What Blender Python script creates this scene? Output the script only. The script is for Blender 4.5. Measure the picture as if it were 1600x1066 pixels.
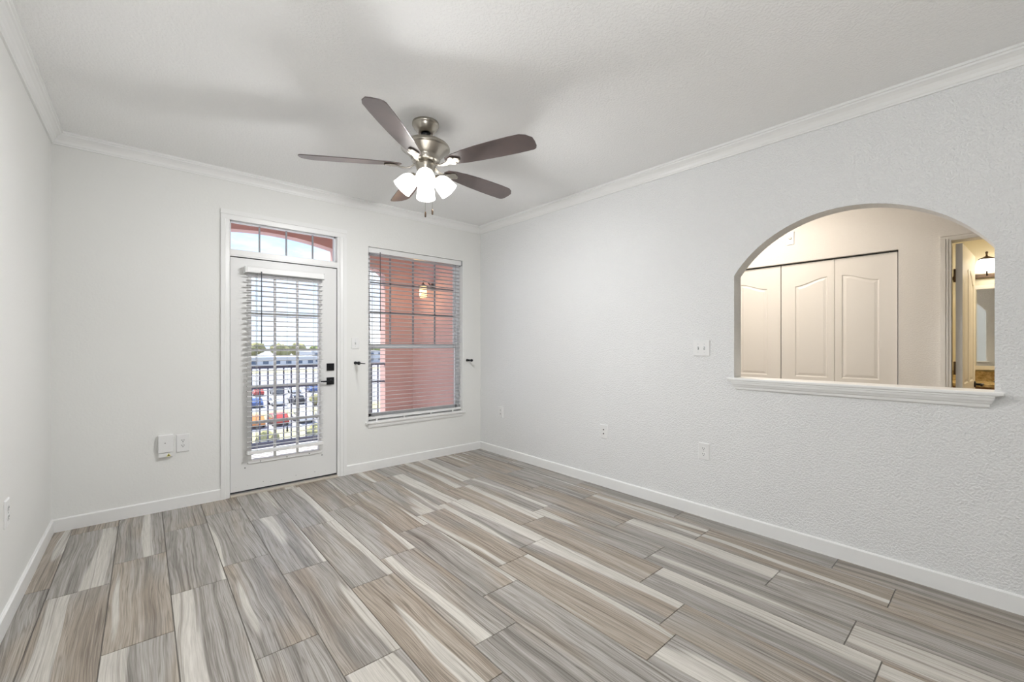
import bpy, bmesh, math, random
from mathutils import Vector, Matrix
from math import pi, sin, cos, radians as R

scn = bpy.context.scene
col = scn.collection
for o in list(bpy.data.objects):
    bpy.data.objects.remove(o, do_unlink=True)

# ------------------------------------------------------------------ camera
H = 1.28
cam_d = bpy.data.cameras.new('camera')
cam_d.sensor_width = 36.0
cam_d.lens = 664.26 / 1600 * 36.0
cam_d.shift_y = 6.68 / 1600
cam_d.clip_start = 0.02
cam_d.clip_end = 2000
cam = bpy.data.objects.new('camera', cam_d)
col.objects.link(cam)
cam.location = (0, 0, H)
cam.rotation_euler = (R(90), 0, -0.713317)
scn.camera = cam

# ------------------------------------------------------------------ exposure
vs = scn.view_settings
vs.view_transform = 'Standard'
vs.look = 'None'
vs.gamma = 1
vs.use_curve_mapping = False
vs.exposure = 0.10

E_FILL, E_REAR, E_LEFT, E_SKY, E_SUN, E_SHADE, E_BULB, E_UP = 70, 0, 0, 1.75, 11.0, 4.0, 11.3, 76.0

# ------------------------------------------------------------------ world
wd = bpy.data.worlds.new('sky')
scn.world = wd
wd.use_nodes = True
wn = wd.node_tree.nodes
wl = wd.node_tree.links
wn.clear()
wo = wn.new('ShaderNodeOutputWorld')
wb = wn.new('ShaderNodeBackground')
tc = wn.new('ShaderNodeTexCoord')
sep = wn.new('ShaderNodeSeparateXYZ')
wl.new(tc.outputs['Generated'], sep.inputs[0])
grad = wn.new('ShaderNodeValToRGB')
grad.color_ramp.elements[0].position = 0.0
grad.color_ramp.elements[0].color = (0.62, 0.76, 0.98, 1)
grad.color_ramp.elements[1].position = 0.55
grad.color_ramp.elements[1].color = (0.22, 0.42, 0.86, 1)
wl.new(sep.outputs[2], grad.inputs[0])
mp = wn.new('ShaderNodeMapping')
mp.inputs['Scale'].default_value = (1.0, 1.0, 3.2)
wl.new(tc.outputs['Generated'], mp.inputs[0])
cn = wn.new('ShaderNodeTexNoise')
cn.inputs['Scale'].default_value = 3.6
cn.inputs['Detail'].default_value = 8
cn.inputs['Roughness'].default_value = 0.6
wl.new(mp.outputs[0], cn.inputs['Vector'])
cr = wn.new('ShaderNodeValToRGB')
cr.color_ramp.elements[0].position = 0.42
cr.color_ramp.elements[0].color = (0, 0, 0, 1)
cr.color_ramp.elements[1].position = 0.66
cr.color_ramp.elements[1].color = (1, 1, 1, 1)
wl.new(cn.outputs[0], cr.inputs[0])
wm = wn.new('ShaderNodeMixRGB')
wm.inputs[2].default_value = (0.93, 0.95, 1.0, 1)
wl.new(cr.outputs[0], wm.inputs[0])
wl.new(grad.outputs[0], wm.inputs[1])
wl.new(wm.outputs[0], wb.inputs[0])
wb.inputs[1].default_value = E_SKY
wl.new(wb.outputs[0], wo.inputs[0])

# ------------------------------------------------------------------ lights
def lamp(name, typ, loc, energy, color, rot=(0, 0, 0), **kw):
    d = bpy.data.lights.new(name, typ)
    d.energy = energy
    d.color = color
    for k, v in kw.items():
        setattr(d, k, v)
    o = bpy.data.objects.new(name, d)
    o.location = loc
    o.rotation_euler = rot
    col.objects.link(o)
    return o

sun = lamp('sun', 'SUN', (0, 8, 12), E_SUN, (1.0, 0.95, 0.86), angle=R(0.6))
sun.rotation_euler = Vector((0.22, -0.50, -0.84)).to_track_quat('-Z', 'Y').to_euler()
# added fill lamps behind the camera, then lamps under the hall and bathroom ceilings
lamp('area_light_fill', 'AREA', (-1.2, -3.0, 2.66), E_FILL, (0.95, 0.97, 1.0), shape='RECTANGLE', size=2.2, size_y=1.6)  # invented source: unseen fill over the space behind the camera
if E_REAR: lamp('area_light_fill_rear', 'AREA', (0.8, -5.9, 1.35), E_REAR, (1, 1, 1), rot=(R(90), 0, 0), shape='RECTANGLE', size=3.2, size_y=2.1)  # added fill, switched off; the rear wall has no window
if E_UP: lamp('area_light_fill_up', 'AREA', (-0.5, -0.5, 1.45), E_UP, (0.96, 0.98, 1.0), rot=(R(180), 0, 0), shape='DISK', size=0.6)  # added unseen fill, aimed up to brighten the ceiling
if E_LEFT: lamp('area_light_fill_left', 'AREA', (-3.9, -1.6, 1.35), E_LEFT, (1, 1, 1), rot=(R(90), 0, R(-90)), shape='RECTANGLE', size=3.0, size_y=2.1)  # added fill, switched off; no window on that side
lamp('area_light_hall', 'AREA', (3.62, 1.55, 2.66), 21, (1.0, 0.88, 0.75), shape='DISK', size=0.5)
lamp('area_light_bath', 'AREA', (5.45, -0.5, 2.50), 17, (1.0, 0.82, 0.55), shape='DISK', size=0.4)

# ------------------------------------------------------------------ materials
def mat(name, color=(0.8, 0.8, 0.8), rough=0.5, metal=0.0, bump=None, emit=None, spec=None, noise=None, bdist=0.002):
    m = bpy.data.materials.new(name)
    m.use_nodes = True
    nt = m.node_tree
    b = nt.nodes['Principled BSDF']
    b.inputs['Base Color'].default_value = (*color, 1)
    b.inputs['Roughness'].default_value = rough
    b.inputs['Metallic'].default_value = metal
    if spec is not None:
        b.inputs['Specular IOR Level'].default_value = spec
    if emit:
        b.inputs['Emission Color'].default_value = (*emit[0], 1)
        b.inputs['Emission Strength'].default_value = emit[1]
    t = nt.nodes.new('ShaderNodeTexCoord')
    if noise:                                   # (scale, second colour, amount)
        n = nt.nodes.new('ShaderNodeTexNoise')
        n.inputs['Scale'].default_value = noise[0]
        n.inputs['Detail'].default_value = 4
        nt.links.new(t.outputs['Object'], n.inputs['Vector'])
        cr_ = nt.nodes.new('ShaderNodeValToRGB')
        cr_.color_ramp.elements[0].position = 0.5 - 0.25 / max(noise[2], 0.3)
        cr_.color_ramp.elements[1].position = 0.5 + 0.25 / max(noise[2], 0.3)
        cr_.color_ramp.elements[0].color = (*color, 1)
        cr_.color_ramp.elements[1].color = (*noise[1], 1)
        nt.links.new(n.outputs[0], cr_.inputs[0])
        nt.links.new(cr_.outputs[0], b.inputs['Base Color'])
    if bump:                                    # (scale, strength)
        n = nt.nodes.new('ShaderNodeTexNoise')
        n.inputs['Scale'].default_value = bump[0]
        n.inputs['Detail'].default_value = 3
        n.inputs['Roughness'].default_value = 0.55
        nt.links.new(t.outputs['Object'], n.inputs['Vector'])
        bp = nt.nodes.new('ShaderNodeBump')
        bp.inputs['Strength'].default_value = bump[1]
        bp.inputs['Distance'].default_value = bdist
        nt.links.new(n.outputs[0], bp.inputs['Height'])
        nt.links.new(bp.outputs[0], b.inputs['Normal'])
    return m

def knockdown(name, color, scale, strength, dist=0.004):
    """wall plaster with the raised, flattened splatter texture"""
    m = mat(name, color, 0.62)
    nt = m.node_tree
    b = nt.nodes['Principled BSDF']
    t = nt.nodes.new('ShaderNodeTexCoord')
    n = nt.nodes.new('ShaderNodeTexNoise')
    n.inputs['Scale'].default_value = scale
    n.inputs['Detail'].default_value = 4
    n.inputs['Roughness'].default_value = 0.5
    nt.links.new(t.outputs['Object'], n.inputs['Vector'])
    r = nt.nodes.new('ShaderNodeMapRange')
    r.interpolation_type = 'SMOOTHSTEP'
    r.inputs['From Min'].default_value = 0.40
    r.inputs['From Max'].default_value = 0.62
    nt.links.new(n.outputs[0], r.inputs[0])
    bp = nt.nodes.new('ShaderNodeBump')
    bp.inputs['Strength'].default_value = strength
    bp.inputs['Distance'].default_value = dist
    nt.links.new(r.outputs[0], bp.inputs['Height'])
    nt.links.new(bp.outputs[0], b.inputs['Normal'])
    return m

def glass_mat():
    m = bpy.data.materials.new('window_glass')
    m.use_nodes = True
    nt = m.node_tree
    nt.nodes.clear()
    o = nt.nodes.new('ShaderNodeOutputMaterial')
    mx = nt.nodes.new('ShaderNodeMixShader')
    tr = nt.nodes.new('ShaderNodeBsdfTransparent')
    tr.inputs[0].default_value = (0.97, 0.985, 0.98, 1)
    gl = nt.nodes.new('ShaderNodeBsdfGlossy')
    gl.inputs['Roughness'].default_value = 0.01
    mx.inputs[0].default_value = 0.05
    nt.links.new(tr.outputs[0], mx.inputs[1])
    nt.links.new(gl.outputs[0], mx.inputs[2])
    nt.links.new(mx.outputs[0], o.inputs[0])
    return m

def tile_mat():
    """wood-look porcelain plank: cream sapwood strips, tan to grey heartwood, per-tile seed"""
    m = bpy.data.materials.new('wood_look_tile')
    m.use_nodes = True
    nt = m.node_tree
    N = nt.nodes.new
    L = nt.links.new
    b = nt.nodes['Principled BSDF']
    uv = N('ShaderNodeUVMap'); uv.uv_map = 'tile'
    at = N('ShaderNodeAttribute'); at.attribute_name = 'seed'
    sp = N('ShaderNodeSeparateXYZ'); L(uv.outputs[0], sp.inputs[0])
    se = N('ShaderNodeSeparateColor'); L(at.outputs['Color'], se.inputs[0])

    def math_(op, a, b_=None, c_=None):
        n = N('ShaderNodeMath'); n.operation = op
        for i, x in enumerate((a, b_, c_)):
            if x is None: continue
            if isinstance(x, (int, float)): n.inputs[i].default_value = x
            else: L(x, n.inputs[i])
        return n.outputs[0]

    def vec(x, y, z):
        n = N('ShaderNodeCombineXYZ')
        for i, q in enumerate((x, y, z)):
            if isinstance(q, (int, float)): n.inputs[i].default_value = q
            else: L(q, n.inputs[i])
        return n.outputs[0]

    def noise(v, scale, detail=2, rough=0.5, dist=0.0):
        n = N('ShaderNodeTexNoise')
        n.inputs['Scale'].default_value = scale
        n.inputs['Detail'].default_value = detail
        n.inputs['Roughness'].default_value = rough
        n.inputs['Distortion'].default_value = dist
        L(v, n.inputs['Vector'])
        return n.outputs[0]

    def ramp(v, stops, interp='LINEAR'):
        n = N('ShaderNodeValToRGB')
        n.color_ramp.interpolation = interp
        e = n.color_ramp.elements
        while len(e) < len(stops): e.new(0.5)
        for q, (p_, c_) in zip(e, stops):
            q.position = p_; q.color = (*c_, 1) if len(c_) == 3 else c_
        L(v, n.inputs[0])
        return n.outputs[0]

    def mixc(f, a, b_, mode='MIX'):
        n = N('ShaderNodeMixRGB'); n.blend_type = mode
        for i, x in enumerate((f, a, b_)):
            if isinstance(x, (int, float)): n.inputs[i].default_value = x
            elif isinstance(x, tuple): n.inputs[i].default_value = (*x, 1)
            else: L(x, n.inputs[i])
        return n.outputs[0]

    s1 = math_('MULTIPLY', se.outputs[0], 37.0)
    s2 = math_('MULTIPLY', se.outputs[1], 53.0)
    u, v = sp.outputs[0], sp.outputs[1]
    # slow sideways wander of the grain along the board
    wander = noise(vec(math_('MULTIPLY_ADD', u, 2.6, s1), math_('MULTIPLY_ADD', v, 1.0, s2), s1), 1.0, 1)
    knot = noise(vec(math_('MULTIPLY_ADD', u, 9.0, s2), math_('MULTIPLY_ADD', v, 2.0, s1), s2), 1.0, 1)
    uw = math_('ADD', u, math_('MULTIPLY', math_('SUBTRACT', wander, 0.5), 0.085))
    uw2 = math_('ADD', uw, math_('MULTIPLY', math_('SUBTRACT', knot, 0.5), 0.030))
    # broad bands
    band = noise(vec(math_('MULTIPLY_ADD', uw2, 19.0, s1), math_('MULTIPLY_ADD', v, 0.35, s2), s2), 1.0, 4, 0.6)
    heart = ramp(band, [(0.26, (0.21, 0.17, 0.135)), (0.38, (0.335, 0.285, 0.235)), (0.50, (0.45, 0.395, 0.335)), (0.66, (0.50, 0.45, 0.39)), (0.8, (0.56, 0.52, 0.46))])
    heart_g = ramp(band, [(0.26, (0.225, 0.213, 0.20)), (0.38, (0.335, 0.32, 0.30)), (0.50, (0.44, 0.422, 0.40)), (0.66, (0.49, 0.472, 0.445)), (0.8, (0.55, 0.535, 0.51))])
    tone = noise(vec(math_('MULTIPLY_ADD', uw, 7.0, s2), math_('MULTIPLY_ADD', v, 1.5, s1), s1), 1.0, 1)
    tf = ramp(math_('ADD', tone, math_('MULTIPLY', math_('SUBTRACT', se.outputs[2], 0.5), 0.5)), [(0.38, (0, 0, 0)), (0.6, (1, 1, 1))])
    wood = mixc(tf, heart, heart_g)
    # contour (cathedral) lines
    ring = math_('SINE', math_('MULTIPLY', math_('ADD', math_('MULTIPLY', band, 1.0), math_('MULTIPLY', uw2, 1.8)), 85.0))
    ringf = math_('MULTIPLY', math_('POWER', math_('MULTIPLY_ADD', ring, 0.5, 0.5), 4.0), 0.42)
    wood = mixc(ringf, wood, (0.13, 0.105, 0.085))
    # cream sapwood strips, hard edged, one or two per board
    edge = noise(vec(math_('MULTIPLY_ADD', uw, 7.5, s2), math_('MULTIPLY_ADD', v, 0.30, s1), math_('ADD', s1, s2)), 1.0, 1)
    sap = ramp(edge, [(0.585, (0, 0, 0)), (0.600, (1, 1, 1))])
    sapc = ramp(band, [(0.3, (0.58, 0.555, 0.51)), (0.6, (0.70, 0.68, 0.64))])
    colr = mixc(sap, wood, sapc)
    # medium streaks along the grain
    stk = noise(vec(math_('MULTIPLY_ADD', uw2, 75.0, s2), math_('MULTIPLY_ADD', v, 0.9, s1), s1), 1.0, 3, 0.6)
    stf = ramp(stk, [(0.32, (0.56, 0.54, 0.52)), (0.47, (0.95, 0.945, 0.94)), (0.7, (1.08, 1.08, 1.08))])
    colr = mixc(1.0, colr, stf, 'MULTIPLY')
    # fine fibres
    fib = noise(vec(math_('MULTIPLY_ADD', uw2, 260.0, s1), math_('MULTIPLY', v, 7.0), s2), 1.0, 3, 0.6)
    fibf = ramp(fib, [(0.30, (0.80, 0.79, 0.78)), (0.62, (1.05, 1.05, 1.05))])
    colr = mixc(1.0, colr, fibf, 'MULTIPLY')
    colr = mixc(1.0, colr, (0.86, 0.845, 0.825), 'MULTIPLY')
    L(colr, b.inputs['Base Color'])
    b.inputs['Roughness'].default_value = 0.25
    b.inputs['Specular IOR Level'].default_value = 0.45
    bp = N('ShaderNodeBump')
    bp.inputs['Strength'].default_value = 0.12
    bp.inputs['Distance'].default_value = 0.0008
    L(fib, bp.inputs['Height'])
    L(bp.outputs[0], b.inputs['Normal'])
    return m

M = {}
M['wall'] = knockdown('painted_plaster', (0.83, 0.83, 0.805), 70, 0.14, 0.002)
M['wall_r'] = knockdown('textured_plaster', (0.83, 0.835, 0.83), 95, 0.7, 0.003)
M['ceiling'] = knockdown('ceiling_paint', (0.93, 0.93, 0.92), 80, 0.45, 0.003)
M['hall'] = knockdown('hall_plaster', (0.82, 0.80, 0.77), 100, 0.35, 0.002)
M['bath'] = knockdown('bath_plaster', (0.80, 0.74, 0.56), 45, 0.15, 0.003)
M['trim'] = mat('trim_paint', (0.86, 0.86, 0.845), 0.35)
M['door'] = mat('door_paint', (0.80, 0.80, 0.785), 0.38, bump=(60, 0.05))
M['doorh'] = mat('hall_door_paint', (0.82, 0.80, 0.77), 0.40)
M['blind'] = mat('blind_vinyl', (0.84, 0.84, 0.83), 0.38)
M['slat'] = mat('blind_slat_shaded', (0.60, 0.60, 0.605), 0.45)  # white slats greyed: their backlit shade is put into the colour
M['cord'] = mat('blind_cord', (0.45, 0.47, 0.48), 0.8)
M['wand'] = mat('blind_wand', (0.10, 0.11, 0.12), 0.35)
M['black'] = mat('black_hardware', (0.012, 0.013, 0.016), 0.32, 0.3)
M['gap'] = mat('dark_strip', (0.05, 0.05, 0.05), 0.8)
M['thresh'] = mat('threshold_stone', (0.52, 0.47, 0.39), 0.45, noise=(40, (0.60, 0.55, 0.47), 1))
M['plastic'] = mat('white_plastic', (0.84, 0.84, 0.83), 0.30)
M['slot'] = mat('socket_slot', (0.05, 0.05, 0.05), 0.6)
M['grout'] = mat('grout', (0.13, 0.12, 0.105), 0.9, noise=(60, (0.17, 0.155, 0.14), 1))
M['tile'] = tile_mat()
M['glass'] = glass_mat()
M['vinyl'] = mat('window_vinyl', (0.80, 0.82, 0.84), 0.35)
M['grille'] = mat('window_grille', (0.30, 0.31, 0.33), 0.5)
M['nickel'] = mat('brushed_nickel', (0.44, 0.41, 0.36), 0.30, 1.0, bump=(300, 0.05))
M['blade'] = mat('fan_blade_walnut', (0.095, 0.072, 0.070), 0.33, bump=(140, 0.06), noise=(9, (0.125, 0.092, 0.085), 1), spec=0.9)
M['shade'] = mat('lit_frosted_glass', (0.95, 0.93, 0.88), 0.3, emit=((1.0, 0.985, 0.955), E_SHADE))
M['bulb'] = mat('lit_bulb', (1, 1, 1), 0.3, emit=((1.0, 0.88, 0.66), 8.0))
M['stucco'] = mat('salmon_stucco', (0.66, 0.435, 0.405), 0.9, bump=(70, 0.5), noise=(5, (0.61, 0.39, 0.36), 1))
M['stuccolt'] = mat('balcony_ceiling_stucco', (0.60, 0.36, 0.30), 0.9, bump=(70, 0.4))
M['deck'] = mat('balcony_concrete', (0.60, 0.60, 0.60), 0.85, noise=(12, (0.52, 0.52, 0.53), 1))
M['rail'] = mat('railing_metal', (0.12, 0.14, 0.22), 0.45, 0.3)
M['amber'] = mat('lit_amber_glass', (0.9, 0.6, 0.3), 0.3, emit=((1.0, 0.66, 0.28), 3.2))
M['bronze'] = mat('aged_bronze', (0.11, 0.075, 0.05), 0.4, 0.8)
M['mirror'] = mat('mirror_silver', (0.86, 0.88, 0.88), 0.02, 1.0)
M['granite'] = mat('gold_granite', (0.74, 0.60, 0.32), 0.2, noise=(38, (0.42, 0.29, 0.13), 1.6))
M['cabinet'] = mat('vanity_wood', (0.42, 0.22, 0.10), 0.4, noise=(6, (0.36, 0.18, 0.08), 1))
M['yellow'] = mat('warning_sticker', (0.78, 0.72, 0.16), 0.5)
M['ink'] = mat('dark_print', (0.06, 0.07, 0.03), 0.6)
M['asphalt'] = mat('asphalt', (0.30, 0.30, 0.33), 0.9, noise=(0.15, (0.25, 0.25, 0.29), 1))
M['grass'] = mat('dry_lawn', (0.38, 0.35, 0.18), 0.95, noise=(0.4, (0.46, 0.41, 0.23), 1))
M['offwhite'] = mat('pale_building', (0.62, 0.62, 0.62), 0.8)
M['roofw'] = mat('white_roof', (0.70, 0.71, 0.73), 0.8)
M['winblue'] = mat('building_window', (0.10, 0.14, 0.20), 0.15)
M['rubber'] = mat('tyre_rubber', (0.03, 0.03, 0.03), 0.8)
M['bark'] = mat('bark', (0.16, 0.11, 0.07), 0.9)
M['brass'] = mat('aged_hinge', (0.20, 0.13, 0.07), 0.4, 0.9)

# ------------------------------------------------------------------ mesh helpers
class MB:
    def __init__(s):
        s.v = []; s.f = []; s.sm = []
    def add(s, vs, fs, smooth=False):
        k = len(s.v)
        s.v += [tuple(p) for p in vs]
        s.f += [tuple(i + k for i in q) for q in fs]
        s.sm += [smooth] * len(fs)
        return s
    def box(s, a, b, mtx=None):
        x0, y0, z0 = a; x1, y1, z1 = b
        if x0 > x1: x0, x1 = x1, x0
        if y0 > y1: y0, y1 = y1, y0
        if z0 > z1: z0, z1 = z1, z0
        vs = [Vector(p) for p in ((x0,y0,z0),(x1,y0,z0),(x1,y1,z0),(x0,y1,z0),(x0,y0,z1),(x1,y0,z1),(x1,y1,z1),(x0,y1,z1))]
        if mtx: vs = [mtx @ p for p in vs]
        return s.add(vs, [(0,3,2,1),(4,5,6,7),(0,1,5,4),(1,2,6,5),(2,3,7,6),(3,0,4,7)])
    def lathe(s, prof, origin=(0,0,0), seg=32, mtx=None, cap=True):
        """prof: list of (r, z) from one end to the other"""
        vs = []; fs = []
        o = Vector(origin)
        for r, z in prof:
            for i in range(seg):
                a = 2*pi*i/seg
                p = Vector((r*cos(a), r*sin(a), z))
                if mtx: p = mtx @ p
                vs.append(o + p)
        n = len(prof)
        for j in range(n-1):
            for i in range(seg):
                k = (i+1) % seg
                fs.append((j*seg+i, j*seg+k, (j+1)*seg+k, (j+1)*seg+i))
        s.add(vs, fs, True)
        if cap:
            k0 = len(s.v) - len(vs)
            if prof[0][0] > 1e-5:
                s.f.append(tuple(k0 + i for i in reversed(range(seg)))); s.sm.append(False)
            if prof[-1][0] > 1e-5:
                s.f.append(tuple(k0 + (n-1)*seg + i for i in range(seg))); s.sm.append(False)
        return s
    def tube(s, pts, r, seg=12, cap=True):
        pts = [Vector(p) for p in pts]
        rr = r if isinstance(r, (list, tuple)) else [r]*len(pts)
        vs = []; fs = []
        up = None
        for j, p in enumerate(pts):
            t = (pts[min(j+1, len(pts)-1)] - pts[max(j-1, 0)]).normalized()
            if up is None:
                up = Vector((0,0,1)) if abs(t.z) < 0.9 else Vector((1,0,0))
            a = t.cross(up).normalized(); up = a.cross(t).normalized()
            for i in range(seg):
                q = 2*pi*i/seg
                vs.append(p + (a*cos(q) + up*sin(q))*rr[j])
        for j in range(len(pts)-1):
            for i in range(seg):
                k = (i+1) % seg
                fs.append((j*seg+i, j*seg+k, (j+1)*seg+k, (j+1)*seg+i))
        s.add(vs, fs, True)
        if cap:
            k0 = len(s.v) - len(vs); n = len(pts)
            s.f.append(tuple(k0 + i for i in reversed(range(seg)))); s.sm.append(False)
            s.f.append(tuple(k0 + (n-1)*seg + i for i in range(seg))); s.sm.append(False)
        return s
    def prism(s, poly, axis, a, b):
        """closed 2-D polygon extruded along axis from a to b (poly in the other two axes, cyclic order)"""
        def P(p, t):
            return {0: (t, p[0], p[1]), 1: (p[0], t, p[1]), 2: (p[0], p[1], t)}[axis]
        n = len(poly)
        vs = [P(p, a) for p in poly] + [P(p, b) for p in poly]
        fs = [tuple(range(n)), tuple(reversed(range(n, 2*n)))]
        for i in range(n):
            k = (i+1) % n
            fs.append((i, i+n, k+n, k))
        return s.add(vs, fs)
    def build(s, name, material, parent=None, bevel=0, seg=2, fix=True, origin=None):
        me = bpy.data.meshes.new(name)
        vs = s.v
        if origin is not None:
            ox, oy, oz = origin
            vs = [(x-ox, y-oy, z-oz) for x, y, z in vs]
        me.from_pydata(vs, [], s.f)
        for p, q in zip(me.polygons, s.sm): p.use_smooth = q
        if fix:
            bm = bmesh.new(); bm.from_mesh(me)
            bmesh.ops.remove_doubles(bm, verts=bm.verts, dist=1e-6)
            bmesh.ops.recalc_face_normals(bm, faces=bm.faces)
            bm.to_mesh(me); bm.free()
        me.materials.append(M[material])
        o = bpy.data.objects.new(name, me)
        col.objects.link(o)
        if origin is not None: o.location = origin
        if bevel:
            b = o.modifiers.new('bevel', 'BEVEL'); b.width = bevel; b.segments = seg; b.limit_method = 'ANGLE'; b.angle_limit = R(40)
        if parent: o.parent = parent
        if parent is not None and origin is None:
            o.matrix_parent_inverse = Matrix.Translation(parent.location).inverted() if PINV else Matrix()
        return o
PINV = True      # parts are written in world coordinates under an Empty that is only translated

def tag(o, label=None, cat=None, group=None, kind=None):
    if label: o['label'] = label
    if cat: o['category'] = cat
    if group: o['group'] = group
    if kind: o['kind'] = kind
    return o

def empty(name, loc, label=None, cat=None, group=None, kind=None):
    o = bpy.data.objects.new(name, None)
    o.empty_display_size = 0.1
    o.location = loc
    col.objects.link(o)
    bpy.context.view_layer.update()
    return tag(o, label, cat, group, kind)

def struct(o):
    o['kind'] = 'structure'
    return o

# ------------------------------------------------------------------ room numbers
XL, XR, YB, ZC = -0.479, 3.156, 4.247, 2.74
YR = -6.0                 # rear wall behind the photographer
YL = 0.9                  # the left wall ends here; the space opens to the left behind the camera
WT = 0.117                # thickness of the arch wall
CSL = 0.011                # the ceiling falls a touch towards the camera
XH = 4.45                 # closet wall of the hall
YO = 4.40                 # outer face of the balcony wall

# ---- floor: grout bed with one bevel-edged plank per tile
TW = 0.23986; TX0 = 0.34341; TL = 4.01*TW
rows = {-4: 13.70, -3: 13.10, -2: 10.14, -1: 11.62, 0: 8.283, 1: 6.95, 2: 9.35, 3: 10.15, 4: 7.23, 5: 3.95,
        6: 4.30, 7: 5.35, 8: 5.87, 9: 3.46, 10: 5.55, 11: 6.70}
def build_floor():
    rnd = random.Random(11)
    bm = bmesh.new()
    uvl = bm.loops.layers.uv.new('tile')
    cl = bm.loops.layers.float_color.new('seed')
    g = 0.0016
    def quad(pts, uvs, sd, mi):
        f = bm.faces.new([bm.verts.new(p) for p in pts])
        f.material_index = mi
        for l, q in zip(f.loops, uvs):
            l[uvl].uv = q; l[cl] = sd
    quad([(XL, YR, -0.003), (XR, YR, -0.003), (XR, YB, -0.003), (XL, YB, -0.003)], [(0,0)]*4, (0,0,0,1), 1)
    # top of the slab sides
    for n in range(-4, 12):
        x0 = TX0 + n*TW; x1 = x0 + TW
        off = rows[n]*TW
        k = math.floor((YR-off)/TL)
        while off + k*TL < YB:
            ya, yb = off + k*TL, off + (k+1)*TL
            k += 1
            sd = (rnd.random(), rnd.random(), rnd.random(), 1)
            flip = rnd.random() < 0.5
            ax, bx = max(x0+g, XL), min(x1-g, XR)
            ay, by = max(ya+g, YR), min(yb-g, YB)
            if bx-ax < 0.004 or by-ay < 0.004: continue
            def uvf(x, y):
                u = x-x0; v = y-ya
                if flip: u, v = TW-u, TL-v
                return (u, v)
            e = 0.0010
            ins = [(ax+e, ay+e), (bx-e, ay+e), (bx-e, by-e), (ax+e, by-e)]
            out = [(ax, ay), (bx, ay), (bx, by), (ax, by)]
            quad([(x, y, 0.0) for x, y in ins], [uvf(x, y) for x, y in ins], sd, 0)
            for i in range(4):
                j = (i+1) % 4
                pts = [(*out[i], -0.003), (*out[j], -0.003), (*ins[j], 0.0), (*ins[i], 0.0)]
                quad(pts, [uvf(p[0], p[1]) for p in pts], sd, 0)
    # slab underneath
    for pts in ([(XL, YR, -0.1), (XL, YB, -0.1), (XR, YB, -0.1), (XR, YR, -0.1)],
                [(XL, YR, -0.1), (XR, YR, -0.1), (XR, YR, -0.003), (XL, YR, -0.003)],
                [(XL, YB, -0.1), (XL, YB, -0.003), (XR, YB, -0.003), (XR, YB, -0.1)]):
        quad(pts, [(0,0)]*4, (0,0,0,1), 1)
    me = bpy.data.meshes.new('floor')
    bm.to_mesh(me); bm.free()
    me.materials.append(M['tile']); me.materials.append(M['grout'])
    o = bpy.data.objects.new('floor', me); col.objects.link(o)
    struct(o)
build_floor()
struct(MB().box((-4.0, YR, -0.1), (XL, YL, 0.0)).build('floor_rear', 'thresh'))

cdz = lambda y: -CSL*(YB-y)
struct(MB().prism([(YR-0.12, ZC+cdz(YR-0.12)), (YO, ZC+cdz(YO)), (YO, ZC+0.13), (YR-0.12, ZC+0.13)], 0, -4.12, XR+WT).build('ceiling', 'ceiling'))

def grid_wall(name, axis, lo, hi, a_edges, z_edges, holes, material):
    """wall slab between lo and hi on axis (0: x, 1: y); cells of a_edges x z_edges, minus holes"""
    mb = MB()
    A, Z = a_edges, z_edges
    solid = {(i, j): (i, j) not in holes for i in range(len(A)-1) for j in range(len(Z)-1)}
    def P(t, a, z): return (t, a, z) if axis == 0 else (a, t, z)
    for (i, j), s in solid.items():
        if not s: continue
        a0, a1, z0, z1 = A[i], A[i+1], Z[j], Z[j+1]
        mb.add([P(lo,a0,z0),P(lo,a1,z0),P(lo,a1,z1),P(lo,a0,z1)], [(0,1,2,3)])
        mb.add([P(hi,a0,z0),P(hi,a1,z0),P(hi,a1,z1),P(hi,a0,z1)], [(0,3,2,1)])
        for di, dj, e in ((-1,0,((a0,z0),(a0,z1))), (1,0,((a1,z0),(a1,z1))), (0,-1,((a0,z0),(a1,z0))), (0,1,((a0,z1),(a1,z1)))):
            if not solid.get((i+di, j+dj), False):
                (p, q), (r_, t_) = e
                mb.add([P(lo,p,q),P(hi,p,q),P(hi,r_,t_),P(lo,r_,t_)], [(0,1,2,3)])
    return struct(mb.build(name, material))

# back wall with the door + transom opening and the window opening
DX0, DX1, DZ = 0.530, 1.455, 2.365
WX0, WX1, WZ0, WZ1 = 1.733, 2.893, 0.480, 2.293
def back_wall():
    A = [XL-0.12, DX0, DX1, WX0, WX1, XR+WT]
    Z = [-0.1, 0.0, WZ0, WZ1, DZ, ZC]
    holes = {(1,1),(1,2),(1,3),(3,2)}
    return grid_wall('wall_back', 1, YB, YO-0.012, A, Z, holes, 'wall')
back_wall()
# its outdoor stucco skin
def back_skin():
    A = [-2.6, DX0-0.02, DX1+0.02, WX0, WX1, 3.6]
    Z = [-0.3, 0.0, WZ0, WZ1, DZ, 3.0]
    o = grid_wall('wall_outer', 1, YO-0.012, YO+0.01, A, Z, {(1,1),(1,2),(1,3),(3,2)}, 'stucco')
back_skin()

grid_wall('wall_left', 0, XL-0.12, XL, [YL, YB], [-0.1, ZC], set(), 'wall')
grid_wall('wall_left_return', 1, YL, YL+0.12, [-4.0, XL-0.12], [-0.1, ZC], set(), 'wall')
grid_wall('wall_left_far', 0, -4.12, -4.0, [YR, YL+0.12], [-0.1, ZC], set(), 'wall')
grid_wall('wall_rear', 1, YR-0.12, YR, [-4.12, XR+WT], [-0.1, ZC], set(), 'wall')

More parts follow.
